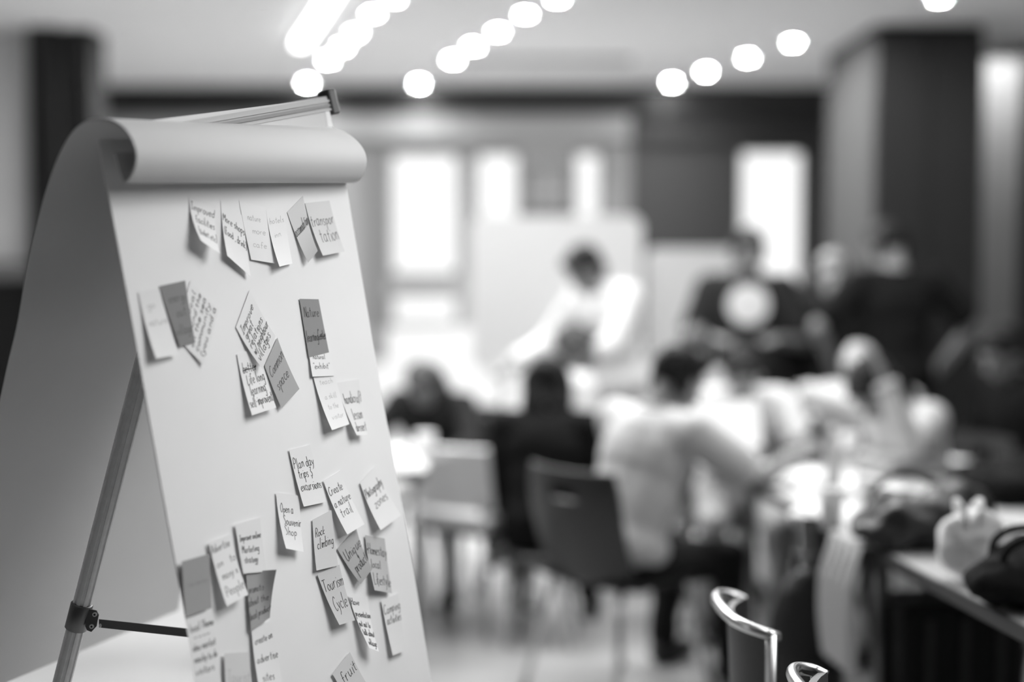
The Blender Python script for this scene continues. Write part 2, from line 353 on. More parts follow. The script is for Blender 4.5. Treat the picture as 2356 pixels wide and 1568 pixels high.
# clamp, ear plate, screws and stay bar
def onleg(py):
    best = min((abs((lambda P: CY - F * (P - CAM).dot(UP_) / (P - CAM).dot(FW_))(H3 + ld * k / 500.) - py), k) for k in range(100, 900)); return H3 + ld * best[1] / 500.
c0, c1 = onleg(1386), onleg(1446)
cl = es(MB().tube([c0, c0 + ld * .002, c1 - ld * .002, c1], [.0185, .0205, .0205, .0185], 32)).build('clamp_collar', DSTEEL, easel, smooth=True)
dc = ((c0 + c1) / 2 - CAM).dot(FW_) - .012
ear = [dep(x, y, dc) for x, y in ((200, 1399), (222, 1404), (227, 1414), (224, 1428), (222, 1440), (210, 1453), (200, 1449), (196, 1440))]
back = [p + FW_ * .003 for p in ear]; k = len(ear)
es(MB().add(ear + back, [tuple(range(k)), tuple(range(2 * k - 1, k - 1, -1))] + [(i, i + k, (i + 1) % k + k, (i + 1) % k) for i in range(k)])).build('ear_plate', DSTEEL, cl)
for x, y, r in ((218.5, 1412.5, .0042), (211.5, 1440, .0042)):
    cs = dep(x, y, dc)
    sc = es(MB().tube([cs + FW_ * .001, cs - FW_ * .003], r, 16)).build('screw', ALU, cl)
    sc2 = es(MB().tube([cs - FW_ * .0029, cs - FW_ * .0034], r * .5, 6)).build('screw_socket', BPLAS, cl)
a_, b_ = dep(228, 1433, dc - .002), dep(480, 1460, 2.52)
dd = (b_ - a_).normalized(); e1 = dd.cross(FW_).normalized()
st = es(MB().obox((a_ + b_) / 2, (b_ - a_) / 2, e1 * .0075, FW_ * .0015)).build('stay_bar', DSTEEL, easel)
cs = dep(233, 1438, dc - .004); es(MB().ell(cs, (.0045, .003, .0045), nu=12)).build('rivet', ALU, st, smooth=True)

# paper pad: front sheets
t = MB()
def front(a, b):
    s, tt = a * W, b * H
    wav = .003 * (math.sin(b * 9 + a * 1.5) - 1) * (abs(a - .5) * 2) ** 3 * b
    return pad(s - .002, tt, .004 + wav)
pd = t.grid(front, 24, 40).build('paper_pad', PAPER, None, smooth=True, solid=.003, side=1)
tag(pd, 'white paper pad clipped to the easel and covered with sticky notes', 'paper pad')

# flipped sheets: near profile read in the plane of the pad's near edge, far profile slightly fuller
def prof_pt(x, y, s):
    P0 = pad(s, 0, 0); r = onP(x, y, P0, U); d_ = r - P0; return (d_.dot(N), d_.dot(Vd))
near_px = [(262, 352), (276, 400), (287, 421), (303, 405), (314, 372), (311, 338), (292, 300), (262, 277), (228, 271), (196, 279), (165, 304), (135, 356), (108, 430),
           (84, 515), (62, 610), (40, 740), (14, 850), (-14, 985), (-52, 1180), (-88, 1400), (-112, 1620)]
nearp = [prof_pt(x, y, -.004) for x, y in near_px]
farb = [(786, 350), (790, 400), (802, 420), (828, 414), (843, 380), (840, 350), (822, 324), (796, 305), (771, 296)]
farp = [prof_pt(x, y, W + .004) for x, y in farb] + [(f * 1.02 - .0, tt) for f, tt in nearp[9:]]
for i in range(9, 13):
    k = (13 - i) / 5; farp[i] = (farp[i][0] * 1.0, farp[i][1] + (farp[8][1] - nearp[8][1]) * k)
def cr(P, q):
    k = q * (len(P) - 1); i = min(int(k), len(P) - 2); f = k - i
    p = [P[max(0, min(len(P) - 1, j))] for j in (i - 1, i, i + 1, i + 2)]
    return tuple(.5 * (2 * p[1][c] + (p[2][c] - p[0][c]) * f + (2 * p[0][c] - 5 * p[1][c] + 4 * p[2][c] - p[3][c]) * f * f + (3 * p[1][c] - p[0][c] - 3 * p[2][c] + p[3][c]) * f ** 3) for c in (0, 1))
def sheetf(off):
    def fn(a, b):
        A, B = cr(nearp, b), cr(farp, b)
        f, tt = A[0] * (1 - a) + B[0] * a, A[1] * (1 - a) + B[1] * a
        return pad(-.004 + a * (W + .008), tt, f)
    return fn
tag(MB().grid(sheetf(0), 20, 120).build('flipped_sheets', SHEET, None, smooth=True, solid=.0025),
    'used pad sheets rolled over the easel top and hanging down behind', 'paper sheets')

# ------------------------------------------------------------------ handwriting: a single stroke alphabet
GL = {
'a': '7,8 5,10 2,9 0,5 1,1 4,0 6,2 7,7|7,10 7,2 9,0', 'b': '1,20 1,0|1,6 4,10 7,8 7,3 4,0 1,2', 'c': '7,8 4,10 1,7 1,3 4,0 7,2', 'd': '7,8 4,10 1,7 1,2 4,0 7,3|7,20 7,0',
'e': '1,5 6,6 7,8 4,10 1,8 0,4 3,0 7,2', 'f': '6,18 4,20 2,17 2,-3|0,10 5,10', 'g': '7,8 4,10 1,7 1,3 4,1 7,4|7,10 7,-5 4,-8 1,-6', 'h': '1,20 1,0|1,6 4,10 6,8 7,0',
'i': '2,10 2,0|2,14 2,15', 'j': '4,10 4,-5 1,-8|4,14 4,15', 'k': '1,20 1,0|6,10 1,4 7,0', 'l': '2,20 2,1 4,0', 'm': '0,10 0,0|0,6 2,10 4,8 4,0|4,6 7,10 9,8 9,0', 'n': '1,10 1,0|1,6 4,10 6,8 7,0',
'o': '4,10 1,8 0,4 3,0 6,2 7,6 4,10', 'p': '1,10 1,-9|1,7 4,10 7,7 6,2 1,2', 'q': '7,8 4,10 1,7 2,1 6,3|7,10 7,-9 9,-6', 'r': '1,10 1,0|1,5 3,9 6,10', 's': '6,9 3,10 1,8 5,4 5,1 1,0',
't': '3,17 3,2 5,0|0,11 6,11', 'u': '1,10 1,3 3,0 6,3|7,10 7,2 8,0', 'v': '0,10 3,0 7,10', 'w': '0,10 2,0 4,8 6,0 9,10', 'x': '0,10 7,0|7,10 0,0', 'y': '0,10 3,2|7,10 3,-4 0,-8', 'z': '0,10 7,10 0,0 7,0',
'A': '0,0 4,20 8,0|1,7 7,7', 'C': '8,17 5,20 1,14 0,8 2,1 5,0 8,3', 'E': '7,20 1,20 1,0 7,0|1,10 6,10', 'F': '8,20 1,20 1,0|1,11 6,11', 'G': '8,17 4,20 0,12 1,3 5,0 8,4 8,9 5,9', 'H': '0,20 0,0|8,20 8,0|0,10 8,10',
'I': '0,20 6,20|3,20 3,0|0,0 6,0', 'L': '1,20 0,0 7,1', 'M': '0,0 1,20 5,8 9,20 10,0', 'N': '0,0 0,20 7,0 7,20', 'O': '5,20 0,12 1,3 5,0 9,6 8,16 5,20', 'P': '1,0 1,20 6,19 8,15 6,10 1,10', 'R': '1,0 1,20 6,19 8,15 5,10 1,10|4,10 8,0',
'S': '7,18 4,20 1,16 6,8 6,2 1,0', 'T': '0,20 10,20|5,20 5,0', 'U': '0,20 0,5 3,0 7,4 8,20|8,8 9,0', 'B': '1,0 1,20 6,18 6,12 1,11|1,11 7,9 7,2 1,0', '&': '1,18 6,18 3,11 7,7 6,1 1,2|4,0 4,-4', '/': '0,-3 6,20',
'(': '4,22 1,14 1,6 4,-3', ')': '1,22 4,14 4,6 1,-3', ',': '2,1 1,-3', '.': '2,0 2,1', '-': '0,7 5,7', '*': '1,9 2,10 3,9 2,8 1,9', '"': '1,20 1,16|4,20 4,16', '~': '0,5 2,9 3,2 5,9 6,2 8,8 9,4'}
def strokes(text, rnd):
    x = 0; out = []
    for ch in text:
        if ch == ' ': x += 6; continue
        g = GL.get(ch, GL['n']); w = 0; jx = rnd.uniform(-.4, .4); jy = rnd.uniform(-.8, .8); sl = .08 + rnd.uniform(-.04, .04); sy = rnd.uniform(.92, 1.1)
        for st in g.split('|'):
            pts = [tuple(float(k) for k in p.split(',')) for p in st.split()]; w = max(w, max(p[0] for p in pts))
            out.append([(x + p[0] + jx + p[1] * sl, p[1] * sy + jy) for p in pts])
        x += w + 2.4
    return out, max(x - 2.4, 1)
def arc(P, n=18):
    A = [cr([(p[0], p[1]) for p in P], i / n) for i in range(n + 1)]; B = [cr([(p[2], 0) for p in P], i / n)[0] for i in range(n + 1)]
    return [(a[0], a[1], b) for a, b in zip(A, B)]
def smooth_line(pts):
    if len(pts) < 3: return [pts[0], ((pts[0][0] + pts[1][0]) / 2, (pts[0][1] + pts[1][1]) / 2), pts[1]]
    n_ = (len(pts) - 1) * 4; return [cr(pts, i / n_) for i in range(n_ + 1)]

order = 0
def note(label, quad, lift, grey, lines, ink=INK, wpen=.0013, seed=0, side=0., curl=None):
    """sticky note: quad TL,TR,BR,BL; lines = (text, x0, x1, baseline y, letter height) in note units; strike adds a line"""
    global order
    order += 1; rnd = random.Random(seed + order * 7); e = .0043 + order * .00015; grey = grey + .08 if grey > .7 else grey
    lf = tuple(.8 * q for q in (lift if isinstance(lift, tuple) else (lift, lift)))
    tl, tr = [onP(x, y, pad(0, 0, e), N) for x, y in quad[:2]]
    br = onP(*quad[2], pad(0, 0, e + lf[1]), N); bl = onP(*quad[3], pad(0, 0, e + lf[0]), N)
    def S(a, b, k=0):
        p = tl * (1 - a) * (1 - b) + tr * a * (1 - b) + br * a * b + bl * (1 - a) * b
        l_ = lf[0] * (1 - a) + lf[1] * a
        p = p - N * (l_ * (b - b ** 2.0)) + N * (side * (a * (1 - a)) * 4 * b + k)
        if curl: p = p + N * curl[0] * max(0, a - .55) ** 2 * 5 * (1 - b) + U * curl[1] * max(0, a - .55) * (1 - b) ** 2
        return p
    o = MB().grid(S, 8, 12).build('sticky_note', greypaper(grey), None, smooth=True, solid=.00015, side=1)
    # the visible face looks along N
    tag(o, label, 'sticky note', 'sticky notes on the flip chart')
    # pen strokes lie on the face as thin ribbons
    mb = MB(); asp = ((tl - bl).length) / max(1e-6, (tr - tl).length)
    for ln in lines:
        text, x0, x1, yb, hh = ln[:5]; slope = ln[5] if len(ln) > 5 and isinstance(ln[5], (int, float)) else 0
        st, wtot = strokes(text, rnd)
        if 'strike' in ln: st += [[(-1, 4), (wtot * .3, 7), (wtot * .7, 5), (wtot + 1, 8)], [(-1, 6), (wtot * .5, 5), (wtot, 6)]]
        for pl in st:
            q = smooth_line(pl); pts = [(x0 + (x1 - x0) * p[0] / wtot, yb + slope * p[0] / wtot - hh * .78 * p[1] / 20.) for p in q]
            P = [S(min(1.02, max(-.02, a)), min(1.02, max(-.02, b)), .0002) for a, b in pts]; vs = []; fs = []
            for i, p in enumerate(P):
                tg = P[min(i + 1, len(P) - 1)] - P[max(i - 1, 0)]
                if tg.length < 1e-6: tg = U
                sd = N.cross(tg.normalized()) * wpen * .5; vs += [p + sd, p - sd]
            fs = [(2 * i, 2 * i + 1, 2 * i + 3, 2 * i + 2) for i in range(len(P) - 1)]; mb.add(vs, fs)
    if mb.v: mb.build('handwriting', ink, o)
    return o

G_ = .76
note('white sticky note reading improved facilities, first under the paper roll', [(434, 450), (497, 472), (506, 583), (463, 554)], .030, .74, [('Improved', .05, .95, .27, .20), ('facilities', .15, .95, .52, .20), ('(toilet etc)', .15, .98, .78, .20)], INKM, seed=1)
note('white sticky note reading more shops (food, drink)', [(508, 462), (560, 496), (577, 636), (523, 588)], (.014, .010), .76, [('More shops', .05, .97, .33, .17), ('(food , drink)', .05, 1.0, .56, .17)], INKM, seed=2)
note('white sticky note with faint pencil words beside the more shops note', [(550, 462), (612, 476), (634, 606), (578, 597)], (.003, .008), .77, [('nature', .2, .7, .30, .14), ('more', .3, .8, .52, .14), ('cafe', .2, .75, .76, .14)], INKF, wpen=.001, seed=3)
note('narrow white sticky note with faint pencil words left of accommodation', [(612, 482), (652, 474), (673, 606), (643, 613)], (.020, .006), .77, [('hotels', .1, .9, .26, .13), ('inn', .2, .6, .5, .13)], INKF, wpen=.001, seed=4)
note('tilted sticky note reading accommodation, under the paper roll', [(661, 488), (697, 450), (731, 577), (709, 604)], (.012, .022), .66, [('accomodation', .02, 1.0, .50, .26)], seed=5)
note('sticky note reading transportation, by the pad edge under the roll', [(702, 467), (758, 461), (793, 578), (743, 588)], (.018, .012), .68, [('transpor', .02, .95, .44, .30), ('tation', .2, .95, .76, .36)], seed=6)
note('tilted white sticky note with five short rows of writing, upper left cluster', [(405, 773), (438, 645), (503, 712), (470, 840)], .006, .76, [('be local', .15, .9, .24, .16), ('around the', .1, .95, .42, .16), ('on the sea', .1, .97, .58, .16), ('community', .1, .95, .74, .16), ('(you and a', .1, .97, .92, .16)], INKM, seed=7)
note('white sticky note with two smudged words, nearest the left pad edge', [(318, 672), (366, 662), (412, 815), (359, 825)], (.016, .010), .72, [('go', .25, .6, .27, .13), ('nature', .15, .95, .52, .14)], INKF, seed=8)
note('dark grey sticky note in the upper left cluster', [(366, 658), (426, 645), (449, 787), (414, 797)], .004, .235, [('energy', .2, .9, .30, .2), ('out', .35, .8, .54, .2), ('village', .1, .95, .82, .2)], mat('ink_on_grey', .12, .6), seed=9)
note('white sticky note reading life long learning, with a crossed out first word', [(545, 814), (590, 800), (636, 937), (580, 955)], .014, .76, [('better', .12, .75, .33, .2, 'strike'), ('Life long', .2, .95, .52, .22), ('learning.', .2, .9, .70, .22), ('self-improvent', .05, 1.0, .88, .2)], seed=10)
note('tilted white sticky note reading improve great relations with neighbour villages', [(543, 752), (575, 665), (634, 772), (604, 848)], .017, .76, [('Improve', .1, .82, .27, .2), ('great', .12, .55, .42, .2), ('relations', .1, .9, .60, .2), ('w/ neighbour', .1, 1.0, .76, .2), ('villages', .1, .85, .90, .2)], seed=11)
note('mid grey sticky note reading common space', [(609, 841), (638, 776), (689, 894), (648, 939)], (.008, .012), .42, [('Common', .12, .95, .36, .28), ('space', .2, .85, .68, .28)], INKM, seed=12)
note('dark grey sticky note reading nature learning center', [(689, 687), (733, 688), (757, 810), (711, 822)], (.0015, .0010), .27, [('Nature', .12, .85, .32, .24), ('learning', .05, .60, .74, .24), ('Center', .62, 1.0, .74, .24, 'strike')], seed=13)
note('white sticky note with faint pencil rows above the handicraft note', [(719, 858), (768, 850), (804, 975), (764, 989)], (.020, .010), .76, [('teach', .2, .8, .22, .12), ('a skill', .25, .8, .48, .12), ('to the', .25, .75, .66, .12), ('visitor', .25, .85, .84, .12)], INKF, wpen=.0009, seed=14)
note('white sticky note stuck directly under the nature learning note', [(707, 778), (754, 778), (770, 864), (719, 866)], (.004, .002), .77, [('Build a', .08, .6, .30, .16), ('natural', .15, .7, .54, .16), ('"exhibit"', .1, .85, .80, .2)], INKM, wpen=.0011, seed=15)
note('white sticky note reading handicraft lesson dessert, by the pad edge', [(773, 880), (826, 872), (846, 1000), (821, 1001)], (.016, .014), .72, [('handicraft', .12, 1.0, .40, .26), ('lesson', .3, .9, .70, .26), ('dessert', .2, 1.0, .92, .22)], INKM, seed=16)
note('white sticky note reading open a souvenir shop', [(635, 1132), (690, 1140), (699, 1269), (658, 1261)], (.018, .014), .74, [('Open a', .12, .68, .34, .2), ('Souvenir', .2, 1.0, .56, .2), ('Shop', .18, .72, .74, .2)], INKM, seed=17)
note('white sticky note reading plan day trips and excursions', [(665, 1034), (713, 1023), (751, 1154), (699, 1165)], (.008, .004), .73, [('Plan day', .04, .95, .34, .22), ('trips &', .15, .75, .52, .22), ('excursions', .1, .98, .74, .22)], seed=18)
note('white sticky note reading rock climbing', [(719, 1195), (763, 1172), (778, 1300), (728, 1312)], (.006, .005), .66, [('Rock', .1, .55, .37, .2), ('climbing', .15, .9, .60, .24)], seed=19)
note('mid grey sticky note reading unique product', [(776, 1262), (820, 1215), (857, 1308), (830, 1343)], (.012, .020), .43, [('Unique', .12, .98, .42, .34), ('product', .2, .98, .78, .34)], seed=20)
note('tilted white sticky note reading create a nature trail', [(744, 1105), (783, 1082), (839, 1205), (799, 1229)], .020, .77, [('Create', .06, .8, .30, .2), ('a nature', .08, .98, .52, .2), ('trail', .2, .8, .72, .22)], seed=21)
note('tilted white sticky note reading photography zones, overhanging the pad edge', [(829, 1111), (862, 1073), (923, 1184), (876, 1219)], .018, .77, [('Photography', .04, .98, .36, .24), ('zones', .25, .9, .62, .24)], seed=22)
note('pale grey sticky note reading homestay local lifestyle', [(840, 1230), (885, 1238), (902, 1364), (862, 1357)], (.014, .006), .50, [('*Homestay', .0, 1.0, .34, .24), ('local', .1, .6, .58, .2), ('Lifestyle', .1, 1.0, .88, .26)], seed=23)
note('white sticky note reading have presentation put out to talk about village', [(802, 1367), (846, 1372), (872, 1498), (850, 1490)], (.020, .022), .76, [('Have', .02, .45, .18, .15), ('presentation', .05, 1.0, .40, .15), ('put out to', .05, .85, .58, .15), ('talk about', .1, 1.0, .74, .15), ('village', .2, .95, .92, .16)], seed=24)
note('pale sticky note reading tourism cycle', [(730, 1320), (781, 1298), (817, 1426), (781, 1437)], (.016, .014), .60, [('Tourism', .04, .98, .36, .30), ('Cycle', .2, .9, .74, .32)], seed=25)
note('white sticky note reading camping activities, lowest along the pad edge', [(877, 1380), (916, 1364), (933, 1496), (904, 1507)], (.007, .004), .72, [('Camping', .05, 1.0, .27, .2), ('activities', .1, 1.0, .46, .2)], INKM, seed=26)
note('white sticky note starting with fruit, cut by the bottom of the picture', [(765, 1550), (805, 1499), (862, 1602), (826, 1642)], .012, .66, [('fruit', .2, .95, .36, .3)], seed=27)
note('grey blank looking sticky note at the lower left pad edge', [(418, 1291), (482, 1273), (487, 1398), (427, 1420)], .003, .33, [('~~~', .2, .9, .5, .16)], mat('ink_on_grey2', .26, .6), seed=28)
note('white sticky note with four smudged rows under the grey blank note', [(427, 1423), (488, 1400), (510, 1575), (452, 1592)], .004, .75, [('local Theme', .1, .98, .2, .13), ('----', .2, .8, .32, .1), ('idea market', .1, .98, .46, .12), ('nearby to do', .1, .98, .62, .12), ('visitors', .1, .8, .78, .13)], INKM, seed=29)
note('white sticky note reading improve online marketing strategy', [(541, 1205), (598, 1190), (613, 1314), (560, 1319)], .004, .73, [('Improve online', .08, .95, .36, .16), ('Marketing', .12, .8, .60, .17), ('strategy', .15, .7, .80, .17)], INKM, seed=30)
note('grey sticky note with a curled corner reading promote about the local products', [(566, 1315), (612, 1312), (621, 1420), (578, 1450)], (.004, .006), .36, [('promote', .05, .75, .38, .18), ('about the', .0, .9, .60, .18), ('local product', .0, 1.0, .84, .18)], INKM, seed=31, curl=(.02, .012))
note('white sticky note reading advertise, leaning over the lower left notes', [(481, 1247), (531, 1227), (571, 1367), (522, 1394)], .016, .76, [('Advertise', .03, .85, .18, .17), ('on   to', .1, .95, .42, .16), ('many x', .2, .9, .62, .16), ('People', .15, .95, .88, .2)], mat('ink_soft2', .2, .6), seed=32)
note('white sticky note reading create on advertise sites, below the curled grey note', [(579, 1450), (625, 1425), (652, 1580), (598, 1592)], (.012, .004), .75, [('create on', .1, .9, .25, .14), ('advertise', .1, 1.0, .55, .15), ('sites', .2, .7, .85, .16)], INKM, seed=33)
note('pale sticky note reading tourist, cut by the bottom of the picture', [(516, 1502), (571, 1499), (586, 1610), (522, 1612)], .006, .68, [('Tourist', .08, .95, .62, .34)], INKF, seed=34)

# ------------------------------------------------------------------ furniture
def make_chair(label, loc, rz):
    """moulded shell chair on four splayed chrome legs; faces +Y"""
    t = thing('shell_chair', label, 'chair', loc, rz, 'black shell chairs')
    def seatf(a, b):
        x = (a - .5) * .44; y = -.19 + b * .42; z = .455 - .018 * math.cos(math.pi * (b - .45)) - .02 * (1 - abs(a - .5) * 2) + (.0 if b < .85 else -.10 * (b - .85) ** 1.2)
        return V((x * (1 - .12 * b), y, z))
    MB().grid(seatf, 10, 10).build('seat', BPLAS, t, smooth=True, solid=.012)
    def backf(a, b):
        w = .44 + .02 * b - .10 * max(0, b - .7) ; x = (a - .5) * w; y = -.19 - .10 * b + .055 * (abs(a - .5) * 2) ** 2 - .02 * math.sin(b * math.pi); z = .44 + .40 * b
        if b > .93: x *= .97
        return V((x, y, z))
    hole = lambda i, j: j in (11, 12) and 5 <= i <= 8
    MB().grid(backf, 14, 15, hole).build('backrest', BPLAS, t, smooth=True, solid=.012)
    MB().tube([(-.17, .15, .425), (.17, .15, .425), (.17, -.15, .425), (-.17, -.15, .425), (-.17, .15, .425)], .009, 8).build('seat_frame', CHROME, t, smooth=True)
    for sx in (-1, 1):
        for sy, yy in ((1, .16), (-1, -.16)):
            lg = MB().tube([(sx * .17, yy, .43), (sx * .19, yy * 1.18, .30), (sx * .23, yy * 1.55, .015)], .0115, 12).build('leg', CHROME, t, smooth=True)
            MB().lathe([(0, 0), (.015, 0), (.016, .02), (0, .02)], (sx * .23, yy * 1.55, 0), 12).build('glide', DPLAS, lg)
    return t
def yaw_to(ax, ay): return math.atan2(-ax, ay)      # heading of local +Y towards (ax,ay)
# chair with its back to us, the man in grey sits on it
CP = V((.38, 5.02, 0)); crz = yaw_to(.75, .66)
chair0 = make_chair('black shell chair under the man in the grey shirt', CP, crz)

# long table running towards us on the right
A3, B3 = atZ(1655, 1068, .74), atZ(2356, 1440, .74)
td = (B3 - A3); td.z = 0; tl_ = td.length + .35; td.normalize(); tq = V((-td.y, td.x, 0)); tq = tq if tq.x > 0 else -tq
TW = .74; tc = A3 + td * tl_ / 2 + tq * TW / 2
table = thing('long_table', 'long pale topped worktable with a dark edge crowded with bags and papers', 'table', (tc.x, tc.y, 0))
MB().obox((0, 0, .7275), td * tl_ / 2, tq * TW / 2, V((0, 0, .0125))).build('tabletop', TTOP, table)
eb = [((-tq) * (TW / 2 + .006), td * tl_ / 2, tq * .006), (tq * (TW / 2 + .006), td * tl_ / 2, tq * .006), (td * (tl_ / 2 + .006), td * .006, tq * (TW / 2 + .012)), (-td * (tl_ / 2 + .006), td * .006, tq * (TW / 2 + .012))]
for c_, a_, b_ in eb: MB().obox(c_ + V((0, 0, .7255)), a_, b_, V((0, 0, .0165))).build('edge_band', TEDGE, table)
for i in (-1, 0, 1):
    for j in (-1, 1):
        c_ = td * i * (tl_ / 2 - .12) + tq * j * (TW / 2 - .10)
        MB().tube([c_ + V((0, 0, .715)), c_ + V((0, 0, 0))], .02, 14).build('leg', DSTEEL, table, smooth=True)
for i in (-1, 0, 1): MB().obox(td * i * (tl_ / 2 - .12) + V((0, 0, .695)), td * .015, tq * (TW / 2 - .12), V((0, 0, .018))).build('cross_rail', DSTEEL, table)
def tp(x, y, h=.74): return atZ(x, y, h)

# small side table on the left with papers
L0 = atZ(905, 1082, .74); lt = thing('side_table', 'small white table with a dark edge beside the flip chart pad', 'table', (L0.x - .26, L0.y + .38, 0))
MB().box((-.34, -.38, .715), (.38, .38, .74)).build('tabletop', WHITEP, lt, bevel=.003)
MB().box((-.345, -.40, .708), (.385, -.381, .742)).build('edge_band', DPLAS, lt)
for sx in (-.30, .34):
    for sy in (-.33, .33): MB().tube([(sx, sy, .714), (sx, sy, 0)], .018, 12).build('leg', ALUL, lt, smooth=True)

# background flip chart boards
def board_easel(label, px0, py0, px1, py1, Y, tone):
    x0, x1 = X(px0, Y), X(px1, Y); z1, z0 = Z(py0, Y), Z(py1, Y); t = thing('presentation_board', label, 'board', ((x0 + x1) / 2, Y, 0), 0, 'white boards behind the tables')
    w, r = (x1 - x0) / 2, .06; pts = []
    for cx, cz, q0 in ((w - r, z1 - r, 0), (-w + r, z1 - r, 90), (-w + r, z0 + r, 180), (w - r, z0 + r, 270)):
        for k in range(7): q = math.radians(q0 + k * 15); pts.append((cx + r * math.cos(q), cz + r * math.sin(q)))
    k = len(pts); vs = [(x, 0, z) for x, z in pts] + [(x, .03, z) for x, z in pts]
    MB().add(vs, [tuple(range(k)), tuple(range(2 * k - 1, k - 1, -1))] + [(i, (i + 1) % k, (i + 1) % k + k, i + k) for i in range(k)]).build('writing_surface', tone, t)
    MB().box((-w * .8, -.07, z0 - .02), (w * .8, -.001, z0 - .005)).build('pen_tray', ALUL, t)
    for sx in (-1, 1): MB().tube([(sx * w * .5, .045, z1 - .2), (sx * w * .75, -.10 if False else .06, 0)], .014, 10).build('leg', ALUL, t, smooth=True)
    MB().tube([(0, .05, z1 - .2), (0, .62, 0)], .014, 10).build('rear_leg', ALUL, t, smooth=True)
    return t
board_easel('large white presentation board behind the presenter in white', 1085, 496, 1476, 850, 7.75, WBOARD)
board_easel('lower white presentation board right of the presenter', 1486, 570, 1742, 850, 7.9, WBOARD)

# ------------------------------------------------------------------ people
def person(label, loc, heading, pose='stand', k=1.0, lean=0, side=0, twist=0, head=(0, 0), armL=None, armR=None, shirt=CWHITE, sleeves='short',
           trousers=DENIM, hair=HAIR, style='short', skin=SKIN, shoes=SHOE, printed=False, low=0):
    t = thing('person', label, 'person', loc, heading)
    seat = pose == 'sit'
    hz = (.53 if seat else .93 * k) - low
    pel = V((0, 0, hz)); R = (M.Rotation(math.radians(twist), 3, 'Z') @ M.Rotation(math.radians(-lean), 3, 'X') @ M.Rotation(math.radians(side), 3, 'Y'))
    up = lambda x, y, z: pel + R @ (V((x, y, z)) * k)
    waist, chest, neck0 = up(0, 0, .14), up(0, .0, .35), up(0, -.005, .50)
    sh = {s: up(s * .185, -.005, .455) for s in (-1, 1)}
    Rh = R @ M.Rotation(math.radians(head[1]), 3, 'Z') @ M.Rotation(math.radians(-head[0]), 3, 'X')
    hd = neck0 + R @ V((0, .015, .03)) * k + Rh @ (V((0, .02, .105)) * k)
    hp = lambda x, y, z: hd + Rh @ (V((x, y, z)) * k)
    hip = {s: pel + (M.Rotation(math.radians(twist * .4), 3, 'Z') @ V((s * .09 * k, .0, -.03))) for s in (-1, 1)}
    if seat:
        kn = {s: hip[s] + V((s * .05, .42 * k, -.02)) for s in (-1, 1)}; an = {s: V((kn[s].x + s * .02, kn[s].y - .02, .085)) for s in (-1, 1)}
    else:
        kn = {s: V((hip[s].x + s * .02, .03, .50 * k)) for s in (-1, 1)}; an = {s: V((hip[s].x + s * .04, -.01, .085)) for s in (-1, 1)}
    dflt = {-1: ((-.18, .05, -1), (-.05, .35, -1)), 1: ((.18, .05, -1), (.05, .35, -1))}
    arms = {-1: armL or dflt[-1], 1: armR or dflt[1]}; el, wr, hd_dir = {}, {}, {}
    for s in (-1, 1):
        a, b = [V(q).normalized() for q in arms[s]]; el[s] = sh[s] + a * .29 * k; wr[s] = el[s] + b * .25 * k; hd_dir[s] = b
    # body, one continuous surface
    m = MB()
    m.ell(pel, (.16 * k, .115 * k, .12 * k)); m.ell(waist, (.135 * k, .095 * k, .16 * k), R); m.ell(chest, (.165 * k, .11 * k, .19 * k), R)
    m.limb(sh[-1], sh[1], .06 * k, .06 * k); m.limb(neck0 - R @ V((0, 0, .04)), hd - Rh @ V((0, .03, .05)), .06 * k, .052 * k)
    m.ell(hp(0, -.005, .02), (.074 * k, .094 * k, .098 * k), Rh); m.ell(hp(0, .022, -.055), (.056 * k, .066 * k, .066 * k), Rh)      # skull, jaw
    m.limb(hp(0, .088, .012), hp(0, .106, -.022), .010 * k, .015 * k, 8); m.ell(hp(0, .080, .035), (.05 * k, .014 * k, .012 * k), Rh)  # nose, brow
    m.ell(hp(0, .078, -.062), (.026 * k, .012 * k, .012 * k), Rh)                                                                     # lips
    for s in (-1, 1):
        m.ell(hp(s * .076, -.008, -.008), (.012 * k, .020 * k, .033 * k), Rh)
        m.limb(sh[s], el[s], .050 * k, .040 * k); m.limb(el[s], wr[s], .040 * k, .027 * k)
        b = hd_dir[s]; sd = b.cross(V((0, 0, 1))); sd = sd.normalized() if sd.length > .1 else V((1, 0, 0)); pn = b.cross(sd).normalized()
        pc = wr[s] + b * .05 * k; m.ell(pc, (.042 * k, .018 * k, .048 * k), M((sd, pn, b)).transposed())
        for q, (o_, ln) in enumerate(((-.030, .066), (-.010, .078), (.010, .074), (.029, .058))):
            f0 = pc + sd * o_ * k + b * .035 * k; f1 = f0 + (b + sd * o_ * 4 + pn * .18).normalized() * ln * .55 * k; f2 = f1 + (b + pn * .75).normalized() * ln * .5 * k
            m.limb(f0, f1, .0092, .0088, 8); m.limb(f1, f2, .0088, .0078, 8)
        t0 = pc - sd * .032 * k * s - b * .02 * k; t1 = t0 + (b * .6 - sd * s * .8).normalized() * .038 * k; t2 = t1 + (b + pn * .3).normalized() * .03 * k
        m.limb(t0, t1, .011, .010, 8); m.limb(t1, t2, .010, .0088, 8)
        m.limb(hip[s], kn[s], .078 * k, .055 * k); m.limb(kn[s], an[s], .054 * k, .036 * k)
        m.limb(an[s] - V((0, 0, .035)), an[s] + V((s * .02, .13, -.045)), .034, .028)
    body = bake(m, 'body', skin, t, .0085)
    # clothes
    c = MB(); g = .024
    c.ell(pel + R @ V((0, 0, .03)), (.172 * k + g, .126 * k + g, .13 * k), R); c.ell(pel + R @ V((0, 0, .22)) * k, (.150 * k + g, .108 * k + g, .20 * k), R); c.ell(waist, (.148 * k + g, .105 * k + g, .17 * k), R); c.ell(chest, (.168 * k + g, .112 * k + g, .185 * k), R)
